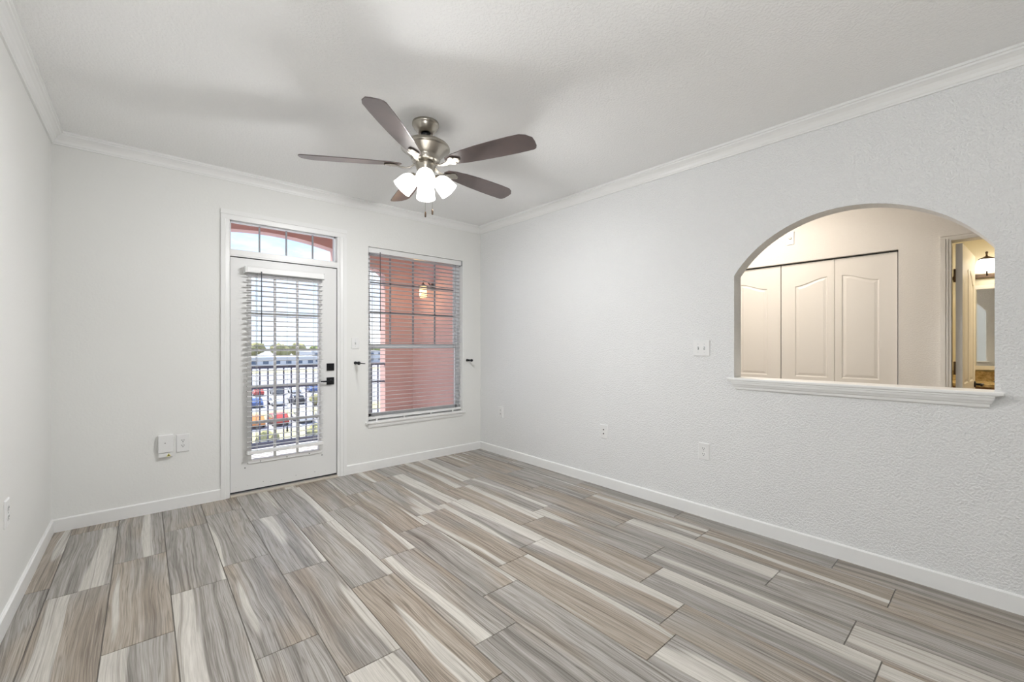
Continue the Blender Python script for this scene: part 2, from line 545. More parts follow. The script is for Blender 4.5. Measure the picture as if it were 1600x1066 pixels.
# right wall with the arched pass-through
AY0, AY1, AZ0, AZS, AZT = 0.028, 1.246, 1.040, 1.772, 2.108
def arch_z(y):
    c = (AY0+AY1)/2; hw = (AY1-AY0)/2; rise = AZT-AZS
    Rr = (hw*hw + rise*rise)/(2*rise)
    return AZT - Rr + math.sqrt(max(Rr*Rr - (y-c)**2, 0))
def right_wall():
    mb = MB()
    X0, X1 = XR, XR+WT
    def slab(y0, y1, za0, za1, zb0, zb1):
        for X, r in ((X0, 1), (X1, -1)):
            mb.add([(X,y0,za0),(X,y1,za1),(X,y1,zb1),(X,y0,zb0)], [(0,1,2,3)[::r]])
    slab(YR, AY0, -0.1, -0.1, AZ0, AZ0); slab(YR, AY0, AZ0, AZ0, ZC, ZC)
    slab(AY1, YB, -0.1, -0.1, AZ0, AZ0); slab(AY1, YB, AZ0, AZ0, ZC, ZC)
    n = 56
    ys = [AY0 + (AY1-AY0)*(0.5-0.5*cos(pi*i/n)) for i in range(n+1)]
    for a, b in zip(ys, ys[1:]):
        slab(a, b, -0.1, -0.1, AZ0, AZ0)
        slab(a, b, arch_z(a), arch_z(b), ZC, ZC)
        mb.add([(X0,a,arch_z(a)),(X1,a,arch_z(a)),(X1,b,arch_z(b)),(X0,b,arch_z(b))], [(0,1,2,3)], True)
    mb.add([(X0,AY0,AZ0),(X1,AY0,AZ0),(X1,AY1,AZ0),(X0,AY1,AZ0)], [(0,1,2,3)])
    mb.add([(X0,AY0,AZ0),(X1,AY0,AZ0),(X1,AY0,AZS),(X0,AY0,AZS)], [(0,1,2,3)])
    mb.add([(X0,AY1,AZ0),(X1,AY1,AZ0),(X1,AY1,AZS),(X0,AY1,AZS)], [(0,1,2,3)])
    mb.add([(X0,YR,-0.1),(X1,YR,-0.1),(X1,YR,ZC),(X0,YR,ZC)], [(0,1,2,3)])
    struct(mb.build('wall_right', 'wall_r', fix=False))
right_wall()

# ---- crown moulding and baseboards
def crown(name, a, b, nrm):
    """profile swept from a to b (wall line), nrm points into the room; ends mitred at 45 degrees"""
    prof = [(0.0, 2.655), (0.010, 2.655), (0.012, 2.664), (0.016, 2.668), (0.020, 2.684), (0.030, 2.700), (0.044, 2.712),
            (0.052, 2.716), (0.054, 2.724), (0.062, 2.727), (0.062, ZC), (0.0, ZC)]
    a = Vector(a); b = Vector(b); n = Vector(nrm); t = (b-a).normalized()
    mb = MB()
    vs = []
    for P, sgn in ((a, 1), (b, -1)):
        for d, z in prof:
            q = P + n*d + t*d*sgn
            vs.append((q.x, q.y, z+cdz(q.y)))
    k = len(prof)
    fs = [(i, (i+1) % k, (i+1) % k + k, i+k) for i in range(k)] + [tuple(range(k)), tuple(reversed(range(k, 2*k)))]
    mb.add(vs, fs)
    return struct(mb.build(name, 'trim'))
crown('trim_1', (XL, YL), (XL, YB), (1, 0))
crown('trim_2', (XL, YB), (XR, YB), (0, -1))
crown('trim_3', (XR, YB), (XR, YR), (-1, 0))

BH, BT = 0.090, 0.014
struct(MB().prism([(XL, 0), (XL+BT, 0), (XL+BT, BH-0.006), (XL+BT-0.006, BH), (XL, BH)], 1, YL, YB-BT).build('baseboard_left', 'trim'))
mb = MB()
bprof = [(YB, 0), (YB-BT, 0), (YB-BT, BH-0.006), (YB-BT+0.006, BH), (YB, BH)]
mb.prism(bprof, 0, XL, 0.479); mb.prism(bprof, 0, 1.510, XR)
struct(mb.build('baseboard_back', 'trim'))
struct(MB().prism([(XR, 0), (XR-BT, 0), (XR-BT, BH-0.006), (XR-BT+0.006, BH), (XR, BH)], 1, YR, YB-BT).build('baseboard_right', 'trim'))

# ---- door casing and jamb (one trim)
mb = MB()
cf = YB-0.017
def casing_v(x0, x1, z1, inner):
    # stepped colonial profile: thick outside, thin inside
    xs = (x0, x1) if inner > 0 else (x1, x0)
    a, b = xs
    s = 1 if b > a else -1
    mb.prism([(a, YB), (a, cf), (a+s*0.030, cf), (a+s*0.034, cf+0.004), (b-s*0.006, cf+0.007), (b, cf+0.011), (b, YB)], 2, 0.0, z1)
casing_v(0.479, 0.543, 2.335, 1)
casing_v(1.447, 1.510, 2.335, -1)
mb.prism([(YB, 2.415), (cf, 2.415), (cf, 2.378), (cf+0.004, 2.374), (cf+0.011, 2.335), (YB, 2.335)], 0, 0.479, 1.510)
struct(mb.build('trim_4', 'trim'))
mb = MB()
mb.box((DX0, YB, 0), (0.545, YO-0.012, DZ)); mb.box((1.425, YB, 0), (DX1, YO-0.012, DZ))
mb.box((DX0, YB, 2.346), (DX1, YO-0.012, DZ))
mb.box((0.545, YB+0.002, 2.034), (1.425, YO-0.012, 2.088))           # transom bar
mb.box((0.545, YB-0.004, 2.046), (1.425, YB+0.002, 2.070))
mb.box((0.545, 4.312, 0), (0.560, YO-0.02, 2.034)); mb.box((1.412, 4.312, 0), (1.425, YO-0.02, 2.034))   # door stops
struct(mb.build('trim_5', 'trim'))

# ---- transom window
t1 = empty('window_1', (0.985, 4.34, 2.10), kind='structure')
mb = MB()
TX_0, TX_1, TZ_0, TZ_1 = 0.545, 1.425, 2.088, 2.346
for a, b in (((TX_0, TZ_0), (TX_1, TZ_0+0.014)), ((TX_0, TZ_1-0.014), (TX_1, TZ_1)), ((TX_0, TZ_0), (TX_0+0.014, TZ_1)), ((TX_1-0.014, TZ_0), (TX_1, TZ_1))):
    mb.box((a[0], 4.300, a[1]), (b[0], 4.345, b[1]))
mb.build('window_frame', 'vinyl', t1)
MB().box((TX_0+0.010, 4.330, TZ_0+0.010), (TX_1-0.010, 4.334, TZ_1-0.010)).build('glass_pane', 'glass', t1)
mb = MB()
for x in (0.776, 0.992, 1.221): mb.box((x-0.006, 4.324, TZ_0+0.012), (x+0.006, 4.340, TZ_1-0.012))
mb.build('muntin', 'grille', t1)

# ---- glazed balcony door
d1 = empty('door_1', (0.983, 4.28, 0.0), kind='structure')
SX0, SX1, SZ0, SZ1, SY0, SY1 = 0.549, 1.420, 0.034, 2.026, 4.262, 4.306
LX0, LX1, LZ0, LZ1 = 0.702, 1.258, 0.285, 1.872       # lite opening
mb = MB()
mb.box((SX0, SY0, SZ0), (LX0, SY1, SZ1)); mb.box((LX1, SY0, SZ0), (SX1, SY1, SZ1))
mb.box((LX0, SY0, SZ0), (LX1, SY1, LZ0)); mb.box((LX0, SY0, LZ1), (LX1, SY1, SZ1))
slab = mb.build('door_slab', 'door', d1)
mb = MB()
fw = 0.026
for a, b in (((LX0-fw, LZ0-fw-0.004), (LX1+fw, LZ0)), ((LX0-fw, LZ1), (LX1+fw, LZ1+fw)), ((LX0-fw, LZ0), (LX0, LZ1)), ((LX1, LZ0), (LX1+fw, LZ1))):
    mb.box((a[0], SY0-0.010, a[1]), (b[0], SY0+0.002, b[1]))
mb.build('lite_frame', 'trim', d1, bevel=0.003)
mb = MB()
for x in (0.885, 1.070): mb.box((x-0.010, SY0-0.004, LZ0), (x+0.010, SY0+0.016, LZ1))
for z in (0.605, 0.921, 1.238, 1.556): mb.box((LX0, SY0-0.003, z-0.010), (LX1, SY0+0.015, z+0.010))
mb.build('muntin', 'trim', d1, bevel=0.002)
MB().box((LX0, 4.284, LZ0), (LX1, 4.288, LZ1)).build('glass_pane', 'glass', d1)
# screws of the lite frame and removed blind brackets
for x, z in ((0.77, 0.268), (0.98, 0.268), (1.17, 0.268), (0.655, 0.226), (1.285, 0.232)):
    MB().lathe([(0.0045, 0), (0.0045, 0.003), (0, 0.004)], (x, SY0-(0.0095 if 0.7 < x < 1.2 else 0), z), 10, Matrix.Rotation(R(90), 4, 'X')).build('screw', 'slot', d1)
# scuffs along the bottom edge
mb = MB(); rnd = random.Random(4)
for i in range(9):
    x = 0.60 + i*0.088 + rnd.uniform(-.02, .02)
    mb.lathe([(rnd.uniform(.0015, .003), 0), (0.001, 0.0006)], (x, SY0, 0.075 + rnd.uniform(-.012, .012)), 8, Matrix.Rotation(R(90), 4, 'X'))
mb.build('paint_chip', 'slot', d1)
lb = MB().box((1.327, SY0-0.012, 1.035), (1.396, SY0, 1.105)).build('deadbolt', 'black', d1, bevel=0.002)
MB().box((1.355, SY0-0.030, 1.064), (1.369, SY0-0.012, 1.076)).build('thumb_turn', 'black', lb, bevel=0.002)
hp = MB().box((1.327, SY0-0.010, 0.900), (1.396, SY0, 0.970)).build('lever_handle', 'black', d1, bevel=0.002)
mb = MB().lathe([(0.012, 0), (0.012, 0.040)], (1.361, SY0-0.008, 0.936), 16, Matrix.Rotation(R(90), 4, 'X'))
mb.box((1.262, SY0-0.056, 0.929), (1.374, SY0-0.044, 0.943))
mb.build('lever', 'black', hp, bevel=0.002)
MB().box((SX0, 4.270, 0.020), (SX1, 4.300, 0.036)).build('door_sweep', 'gap', d1)
# dark strip filling the gap at head and latch side
mb = MB(); mb.box((1.4205, 4.268, 0.02), (1.4248, 4.31, 2.034)); mb.box((0.546, 4.268, 2.0265), (1.4248, 4.31, 2.0335))
mb.build('gap_strip', 'gap', d1)
MB().box((0.545, YB-0.020, -0.002), (1.425, YO+0.01, 0.014)).build('threshold', 'thresh', d1, bevel=0.004)

# ---- window
w2 = empty('window_2', (2.313, 4.34, 0.50), kind='structure')
GX0, GX1 = WX0+0.03, 2.845
mb = MB()
FZ0, FZ1 = WZ0+0.012, WZ1
mb.box((WX0, 4.325, FZ0), (WX0+0.035, YO-0.012, FZ1)); mb.box((2.858, 4.325, FZ0), (WX1, YO-0.012, FZ1))
mb.box((WX0, 4.325, FZ1-0.035), (WX1, YO-0.012, FZ1)); mb.box((WX0, 4.325, FZ0), (WX1, YO-0.012, FZ0+0.040))
mb.build('window_frame', 'vinyl', w2)
us = MB()
us.box((WX0+0.035, 4.355, 1.25), (WX0+0.062, 4.380, FZ1-0.035)); us.box((2.835, 4.355, 1.25), (2.858, 4.380, FZ1-0.035))
us.box((WX0+0.035, 4.355, FZ1-0.060), (2.858, 4.380, FZ1-0.035)); us.box((WX0+0.035, 4.355, 1.250), (2.858, 4.380, 1.285))
usash = us.build('upper_sash', 'vinyl', w2)
MB().box((WX0+0.06, 4.366, 1.28), (2.838, 4.369, FZ1-0.058)).build('glass_pane', 'glass', usash)
mb = MB()
for x in (2.025, 2.298, 2.578): mb.box((x-0.008, 4.362, 1.283), (x+0.008, 4.373, FZ1-0.058))
for z in (1.632, 1.945): mb.box((WX0+0.06, 4.362, z-0.008), (2.836, 4.373, z+0.008))
mb.build('muntin', 'grille', usash)
ls = MB()
ls.box((WX0+0.035, 4.330, FZ0+0.04), (WX0+0.062, 4.354, 1.292)); ls.box((2.835, 4.330, FZ0+0.04), (2.858, 4.354, 1.292))
ls.box((WX0+0.035, 4.330, FZ0+0.04), (2.858, 4.354, FZ0+0.075)); ls.box((WX0+0.035, 4.328, 1.245), (2.858, 4.354, 1.293))
lsash = ls.build('lower_sash', 'vinyl', w2)
MB().box((WX0+0.06, 4.341, FZ0+0.07), (2.838, 4.344, 1.247)).build('glass_pane', 'glass', lsash)
# stool and apron
mb = MB()
mb.box((WX0, YB-0.002, WZ0-0.002), (WX1, 4.326, FZ0+0.006))
mb.box((WX0-0.032, YB-0.026, WZ0-0.006), (WX1+0.030, YB, FZ0+0.006))
mb.build('window_sill', 'trim', w2, bevel=0.004)
MB().prism([(YB, 0.474), (YB-0.014, 0.474), (YB-0.014, 0.452), (YB-0.009, 0.434), (YB, 0.434)], 0, WX0-0.004, WX1-0.010).build('apron', 'trim', w2)

# ---- blinds
def blind(loc, x0, x1, y0, y1, zb, zt, pitch, tilt, label, wand_x, wand_z, cords, head_h, hy0, rail_h):
    t = empty('window_blind', loc, label, 'blind')
    yc = (y0+y1)/2
    MB().box((x0, hy0, zt-head_h), (x1, y1+0.004, zt)).build('headrail', 'blind', t, bevel=0.003)
    sl = MB()
    n = 0
    z = zt-head_h-0.022
    hw = (y1-y0)/2
    while z > zb+rail_h+0.012:
        prof = []
        for k in range(5):
            a = -1 + k/2
            d = a*hw
            prof.append((yc + d*cos(tilt), z + d*sin(tilt) + 0.004*(1-a*a)))
        poly = [(p[0], p[1]+0.0009) for p in prof] + [(p[0], p[1]-0.0009) for p in reversed(prof)]
        sl.prism(poly, 0, x0+0.004, x1-0.004)
        z -= pitch
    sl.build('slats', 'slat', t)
    MB().box((x0+0.004, yc-hw, zb), (x1-0.004, yc+hw, zb+rail_h)).build('bottom_rail', 'blind', t, bevel=0.004)
    for x in cords:
        cd = MB()
        for y in (yc-hw-0.001, yc+hw+0.001):
            cd.box((x-0.0012, y-0.0008, zb+rail_h), (x+0.0012, y+0.0008, zt-head_h))
        cd.box((x-0.008, yc-0.001, zb+rail_h), (x-0.0065, yc+0.0006, zt-head_h))
        cd.build('ladder_cord', 'cord', t)
    MB().tube([(wand_x, hy0-0.010, zt-head_h+0.012), (wand_x, hy0-0.012, wand_z)], 0.0042, 8).build('tilt_wand', 'wand', t)
    return t
b1 = blind((0.968, 4.20, 1.945), 0.656, 1.281, 4.186, 4.236, 0.348, 1.948, 0.0432, R(-5),
      'white horizontal slat blind hanging on the glazed balcony door', 0.762, 1.295, (0.735, 1.200), 0.048, 4.176, 0.028)
mb = MB().tube([(0.965, 4.178, 1.90), (0.965, 4.176, 0.56)], 0.0014, 6)
mb.build('lift_cord', 'cord', b1)
MB().lathe([(0.002, 0.0), (0.006, -0.008), (0.009, -0.045), (0.006, -0.05)], (0.965, 4.176, 0.56), 12).build('tassel', 'wand', b1)
for x in (0.650, 1.283): MB().box((x-0.004, 4.172, 1.897), (x+0.004, 4.262, 1.952)).build('mounting_bracket', 'blind', b1)
b2 = blind((2.313, 4.28, 2.292), WX0+0.006, WX1-0.010, 4.266, 4.314, 0.512, 2.290, 0.0432, R(-5),
      'white horizontal slat blind lowered inside the double-hung window', 1.862, 1.43, (1.80, 2.80), 0.052, 4.262, 0.026)
for x in (1.83, 2.14, 2.47, 2.76):
    mb = MB(); mb.box((x-0.008, 4.262, 0.500), (x+0.008, 4.266, 0.520)); mb.box((x-0.008, 4.256, 0.4985), (x+0.008, 4.266, 0.501))
    mb.build('hold_down_clip', 'plastic', b2)
for x in (WX0+0.003, WX1-0.006): MB().box((x-0.003, 4.256, 2.232), (x+0.003, 4.320, 2.291)).build('mounting_bracket', 'grille', b2)

# ---- curtain holdbacks
def holdback(x, z, L1, L2, label, ball):
    t = empty('curtain_holdback', (x, YB, z), label, 'curtain holdback', 'black curtain holdbacks beside the window')
    rot = Matrix.Rotation(R(90), 4, 'X')
    MB().lathe([(0.0, 0), (0.016, 0), (0.016, 0.004), (0.012, 0.008), (0.0115, L1), (0.0, L1)], (x, YB, z), 20, rot).build('wall_mount', 'black', t)
    mb = MB()
    if ball:
        mb.lathe([(0.006, L1-0.002), (0.006, L2-0.02), (0.012, L2-0.018), (0.0165, L2-0.008), (0.0165, L2), (0.012, L2+0.010), (0.0, L2+0.014)], (x, YB, z), 20, rot)
    else:
        mb.lathe([(0.012, L1-0.004), (0.017, L1+0.002), (0.017, L1+0.010), (0.009, L1+0.014), (0.0055, L1+0.05), (0.0045, L2), (0.0, L2+0.002)], (x, YB, z), 20, rot)
    mb.build('finial' if ball else 'rod', 'black', t)
holdback(1.600, 1.103, 0.085, 0.245, 'black holdback with a long thin rod, left of the window beside the light switch', False)
holdback(2.955, 1.100, 0.060, 0.100, 'black holdback ending in a ball, between the window and the room corner', True)

# ---- electrical plates
def plate_frame(axis, c, nrm):
    """returns a matrix mapping local (across, up, out) to world for a plate on a wall"""
    if axis == 'back': ax = Vector((1,0,0)); out = Vector((0,-1,0))
    elif axis == 'right': ax = Vector((0,-1,0)); out = Vector((-1,0,0))
    elif axis == 'left': ax = Vector((0,1,0)); out = Vector((1,0,0))
    elif axis == 'hall': ax = Vector((0,-1,0)); out = Vector((-1,0,0))
    up = Vector((0,0,1))
    m = Matrix((( ax.x, up.x, out.x, c[0]), (ax.y, up.y, out.y, c[1]), (ax.z, up.z, out.z, c[2]), (0,0,0,1)))
    return m
def outlet(wall, c, label, kind='duplex', w=0.080, h=0.125):
    m = plate_frame(wall, c, None)
    names = {'duplex': ('wall_outlet', 'outlet', 'wall outlets low on the walls'), 'coax': ('cable_outlet', 'cable outlet', None),
             'toggle': ('light_switch', 'light switch', 'toggle light switches'), 'toggle2': ('light_switch', 'light switch', 'toggle light switches'),
             'blank': ('sensor_plate', 'wall plate', None)}[kind]
    t = empty(names[0], c, label, names[1], names[2])
    e = 0.004
    mb = MB()
    vs = [m @ Vector(p) for p in ((-w/2,-h/2,0),(w/2,-h/2,0),(w/2,h/2,0),(-w/2,h/2,0),
          (-w/2,-h/2,0.003),(w/2,-h/2,0.003),(w/2,h/2,0.003),(-w/2,h/2,0.003),
          (-w/2+e,-h/2+e,0.0075),(w/2-e,-h/2+e,0.0075),(w/2-e,h/2-e,0.0075),(-w/2+e,h/2-e,0.0075))]
    mb.add(vs, [(3,2,1,0),(0,1,5,4),(1,2,6,5),(2,3,7,6),(3,0,4,7),(4,5,9,8),(5,6,10,9),(6,7,11,10),(7,4,8,11),(8,9,10,11)])
    mb.build('cover_plate', 'plastic', t)
    if kind == 'duplex':
        for s in (-1, 1):
            zc = s*0.0205
            rb = MB()
            pr = [(0.017*cos(a), zc + 0.0145*max(-0.95, min(0.95, sin(a)*1.15))) for a in [2*pi*i/24 for i in range(24)]]
            k = len(pr)
            vs = [m @ Vector((x, z, 0.006)) for x, z in pr] + [m @ Vector((x, z, 0.0095)) for x, z in pr]
            rb.add(vs, [tuple(range(k, 2*k))] + [(i, (i+1) % k, (i+1) % k + k, i+k) for i in range(k)])
            r = rb.build('receptacle', 'plastic', t)
            sl = MB()
            sl.box((-0.0085, zc-0.002, 0.009), (-0.0055, zc+0.009, 0.0100), m)
            sl.box((0.0055, zc-0.001, 0.009), (0.0085, zc+0.008, 0.0100), m)
            sl.box((-0.003, zc-0.0105, 0.009), (0.003, zc-0.0055, 0.0100), m)
            so = sl.build('slot', 'slot', r); so.matrix_parent_inverse = r.matrix_world.inverted() if False else so.matrix_parent_inverse
        MB().box((-0.0022, -0.0022, 0.007), (0.0022, 0.0022, 0.0088), m).build('screw', 'cord', t)
    elif kind == 'coax':
        for z in (0.018, -0.018):
            MB().lathe([(0.0060, 0.006), (0.0060, 0.012), (0.003, 0.013), (0, 0.013)], (0,0,0), 12, m @ Matrix.Translation((0, z, 0))).build('connector', 'slot', t)
    elif kind == 'blank':
        MB().lathe([(0.013, 0.007), (0.013, 0.0092), (0, 0.0092)], (0,0,0), 16, m).build('button', 'cord', t)
        MB().lathe([(0.009, 0.009), (0.009, 0.0105), (0, 0.0105)], (0,0,0), 16, m).build('button_cap', 'plastic', t)
    else:
        for x in ((0,) if kind == 'toggle' else (-0.023, 0.023)):
            MB().box((x-0.0055, -0.012, 0.0074), (x+0.0055, 0.012, 0.0082), m).build('toggle_slot', 'cord', t)
            up = 1 if (kind == 'toggle' or x > 0) else -1
            tg = MB()
            tg.prism([(-0.005, 0.0075), (0.005, 0.0075), (0.004+0.004*up, 0.021), (-0.004+0.006*up, 0.021)], 0, x-0.0035, x+0.0035)
            tg.v = [tuple(m @ Vector(p)) for p in tg.v]
            tg.build('toggle', 'plastic', t)
            for z in (-0.030, 0.030):
                MB().box((x-0.002, z-0.002, 0.007), (x+0.002, z+0.002, 0.0086), m).build('screw', 'cord', t)
    return t
outlet('back', (0.232, YB, 0.508), 'white duplex outlet on the window wall, right beside the white network box', w=0.084, h=0.140)
outlet('left', (XL, 2.985, 0.512), 'white outlet low on the left wall, seen edge-on')
outlet('right', (XR, 3.842, 0.500), 'small white outlet on the arch wall, nearest the window corner')
outlet('right', (XR, 2.370, 0.498), 'white plate with two round cable connectors, middle of the arch wall', 'coax')
outlet('right', (XR, 1.458, 0.490), 'white duplex outlet on the arch wall below the arched opening', w=0.082)
outlet('back', (1.598, YB, 1.300), 'single toggle light switch between the balcony door and the window', 'toggle', w=0.076, h=0.112)
outlet('right', (XR, 1.478, 1.258), 'double toggle light switch on the wall left of the arched opening', 'toggle2', w=0.125, h=0.118)
outlet('hall', (XH, 1.268, 2.252), 'small pale plate with a round button high above the closet doors', 'blank', w=0.062, h=0.118)

nb = empty('network_box', (0.125, YB, 0.505), 'white plastic network box with a tiny yellow warning sticker, left of the wall outlet', 'network box')
MB().box((0.079, YB-0.034, 0.452), (0.171, YB, 0.588)).build('case', 'plastic', nb, bevel=0.006, seg=3)
MB().box((0.083, YB-0.030, 0.418), (0.169, YB, 0.450)).build('lower_cover', 'plastic', nb, bevel=0.004)
MB().lathe([(0.0035, 0), (0.0035, 0.002), (0, 0.002)], (0.122, YB-0.033, 0.527), 12, Matrix.Rotation(R(90), 4, 'X')).build('indicator', 'slot', nb)
mb = MB(); y = YB-0.0312
mb.prism([(0.130, 0.423), (0.156, 0.423), (0.143, 0.446)], 1, y, y+0.002)
wt = mb.build('warning_sticker', 'yellow', nb)
mb = MB(); mb.prism([(0.136, 0.4265), (0.150, 0.4265), (0.143, 0.4395)], 1, y-0.0005, y)
mb.build('warning_symbol', 'ink', wt)

# ---- arch sill with stepped moulding
mb = MB()
mb.box((XR-0.038, -0.006, 1.032), (XR+WT+0.030, 1.282, 1.052))
sill = mb.build('trim_6', 'trim', bevel=0.006, seg=3); struct(sill)
mb = MB()
pr = [(0.0, 1.032), (0.033, 1.032), (0.033, 1.024), (0.030, 1.021), (0.028, 1.010), (0.022, 1.000), (0.020, 0.994), (0.013, 0.990), (0.011, 0.976), (0.006, 0.970), (0.0, 0.970)]
vs = []
for d, z in pr: vs.append((XR-d, 0.045-d*0.0+0.01-d*0.9, z))
for d, z in pr: vs.append((XR-d, 1.225+d*0.9, z))
k = len(pr)
mb.add(vs, [(i, (i+1) % k, (i+1) % k + k, i+k) for i in range(k)] + [tuple(range(k)), tuple(reversed(range(k, 2*k)))])
o = mb.build('trim_7', 'trim'); struct(o)

# ------------------------------------------------------------------ ceiling fan
FC = Vector((1.38, 2.45, 0)); FZ = 2.445
ZCS = ZC; ZC = ZC+cdz(FC.y)
fan = empty('ceiling_fan', (FC.x, FC.y, ZC), 'brushed nickel ceiling fan with five dark brown blades and four lit glass shades', 'ceiling fan')
fo = (FC.x, FC.y, 0)
MB().lathe([(0.0, ZC), (0.084, ZC), (0.086, ZC-0.008), (0.086, ZC-0.018), (0.081, ZC-0.021), (0.079, ZC-0.028), (0.073, ZC-0.040), (0.062, ZC-0.054),
            (0.050, ZC-0.064), (0.038, ZC-0.072), (0.036, ZC-0.066), (0.0, ZC-0.060)], fo, 40).build('canopy', 'nickel', fan)
MB().lathe([(0.0, ZC-0.056), (0.028, ZC-0.064), (0.031, ZC-0.078), (0.024, ZC-0.090), (0.0, ZC-0.094)], fo, 24).build('hanger_ball', 'black', fan)
MB().lathe([(0.013, ZC-0.09), (0.013, 2.60)], fo, 20).build('downrod', 'nickel', fan)
MB().lathe([(0.0, 2.618), (0.030, 2.618), (0.034, 2.604), (0.075, 2.598), (0.120, 2.588), (0.148, 2.572), (0.156, 2.556), (0.156, 2.548), (0.148, 2.542),
            (0.128, 2.530), (0.112, 2.512), (0.098, 2.500), (0.092, 2.486), (0.094, 2.480), (0.088, 2.470), (0.074, 2.462), (0.0, 2.460)], fo, 48).build('motor_housing', 'nickel', fan)
MB().lathe([(0.0, 2.462), (0.060, 2.462), (0.066, 2.452), (0.066, 2.440), (0.060, 2.436), (0.060, 2.420), (0.056, 2.414), (0.056, 2.392), (0.050, 2.384),
            (0.030, 2.378), (0.012, 2.372), (0.0, 2.372)], fo, 40).build('switch_housing', 'nickel', fan)

def blade_mesh():
    """blade in local x (outwards) / y; origin at hub axis"""
    out = [(0.165, 0.030), (0.20, 0.043), (0.28, 0.054), (0.40, 0.063), (0.52, 0.068), (0.64, 0.070), (0.735, 0.068), (0.752, 0.060), (0.762, 0.040), (0.766, 0.0),
           (0.764, -0.030), (0.735, -0.062), (0.700, -0.078), (0.62, -0.080), (0.52, -0.078), (0.40, -0.072), (0.30, -0.062), (0.22, -0.048), (0.165, -0.030), (0.150, 0.0)]
    mb = MB()
    mb.prism(out, 2, -0.003, 0.003)
    return mb
def iron_mesh():
    mb = MB()
    # arm rising from the motor to the blade root, widening into a three-lobed plate under the blade
    arm = [(0.070, 0.004, 0.016), (0.095, -0.014, 0.011), (0.125, -0.022, 0.010), (0.155, -0.020, 0.014), (0.180, -0.013, 0.020), (0.196, -0.010, 0.036), (0.212, -0.009, 0.039), (0.224, -0.008, 0.030), (0.240, -0.008, 0.024), (0.258, -0.008, 0.012)]
    vs = []; fs = []
    for x, z, hw in arm:
        vs += [(x, -hw, z-0.004), (x, hw, z-0.004), (x, hw*0.8, z+0.004), (x, -hw*0.8, z+0.004)]
    for i in range(len(arm)-1):
        a = i*4; b = a+4
        fs += [(a, a+1, b+1, b), (a+1, a+2, b+2, b+1), (a+2, a+3, b+3, b+2), (a+3, a, b, b+3)]
    fs += [(3,2,1,0), (len(arm)*4-4, len(arm)*4-3, len(arm)*4-2, len(arm)*4-1)]
    mb.add(vs, fs)
    for x, y in ((0.225, 0.022), (0.225, -0.022), (0.255, 0.0)):
        mb.lathe([(0.0, -0.016), (0.005, -0.015), (0.006, -0.011), (0.006, -0.005)], (x, y, 0), 10)
    return mb
PINV_SAVE = PINV
bl0 = blade_mesh().build('blade', 'blade', None, bevel=0.002)
ir0 = iron_mesh().build('blade_bracket', 'nickel', None, bevel=0.002)
for k in range(5):
    b_ = bl0 if k == 0 else bl0.copy()
    i_ = ir0 if k == 0 else ir0.copy()
    if k: col.objects.link(b_); col.objects.link(i_)
    b_.parent = fan
    a = R(5.2 + 72*k)
    b_.matrix_local = Matrix.Translation((0, 0, FZ-ZC)) @ Matrix.Rotation(a, 4, 'Z') @ Matrix.Rotation(R(-12.5), 4, 'X')
    i_.parent = b_
    i_.matrix_parent_inverse = Matrix()
    i_.matrix_local = Matrix()

# light kit
sh_prof = [(0.018, 0.000), (0.026, -0.004), (0.040, -0.016), (0.052, -0.036), (0.058, -0.060), (0.060, -0.085), (0.062, -0.105), (0.064, -0.115),
           (0.060, -0.114), (0.056, -0.085), (0.053, -0.058), (0.046, -0.034), (0.030, -0.012), (0.016, -0.004)]
sh = MB().lathe(sh_prof, (0,0,0), 32, cap=False).build('light_shade', 'shade', None)
bu = MB().lathe([(0.010, -0.020), (0.014, -0.030), (0.024, -0.050), (0.029, -0.066), (0.027, -0.080), (0.018, -0.092), (0.0, -0.097)], (0,0,0), 20).build('bulb', 'bulb', None)
ar = MB().tube([(-0.055, 0, 0.030), (-0.030, 0, 0.034), (-0.008, 0, 0.026), (0.0, 0, 0.010), (0.0, 0, -0.002)], 0.007, 10)
ar.lathe([(0.0, 0.016), (0.016, 0.014), (0.024, 0.006), (0.026, -0.006), (0.020, -0.010)], (0,0,0), 20, cap=False)
ar = ar.build('lamp_arm', 'nickel', None)
for k in range(4):
    s_, u_, a_ = (sh, bu, ar) if k == 0 else (sh.copy(), bu.copy(), ar.copy())
    if k:
        for q in (s_, u_, a_): col.objects.link(q)
    a = R(240 + 90*k)
    s_.parent = fan
    s_.matrix_local = Matrix.Translation((0.075*cos(a), 0.075*sin(a), 2.370-ZC)) @ Matrix.Rotation(a, 4, 'Z') @ Matrix.Rotation(R(-42), 4, 'Y')
    if E_BULB:
        m_ = Matrix.Translation((0.075*cos(a), 0.075*sin(a), 2.370-ZC)) @ Matrix.Rotation(a, 4, 'Z') @ Matrix.Rotation(R(-42), 4, 'Y') @ Matrix.Translation((0, 0, -0.113))
        lq = lamp('light_fan', 'AREA', (0, 0, 0), E_BULB, (0.98, 0.985, 1.0), shape='DISK', size=0.11)
        lq.matrix_world = Matrix.Translation((FC.x, FC.y, ZC)) @ m_
    for q in (u_, a_):
        q.parent = s_; q.matrix_parent_inverse = Matrix(); q.matrix_local = Matrix()
for x, y, zt, zf in ((-0.002, 0.0, 2.376, 2.146), (0.033, -0.028, 2.384, 2.162)):
    MB().tube([(FC.x+x, FC.y+y, zt), (FC.x+x, FC.y+y, zf)], 0.0013, 6).build('pull_chain', 'nickel', fan)
    f_ = MB().lathe([(0.0, 0.002), (0.004, 0.0), (0.006, -0.012), (0.0055, -0.034), (0.0, -0.038)], (FC.x+x, FC.y+y, zf), 12).build('chain_fob', 'bronze', fan)

ZC = ZCS
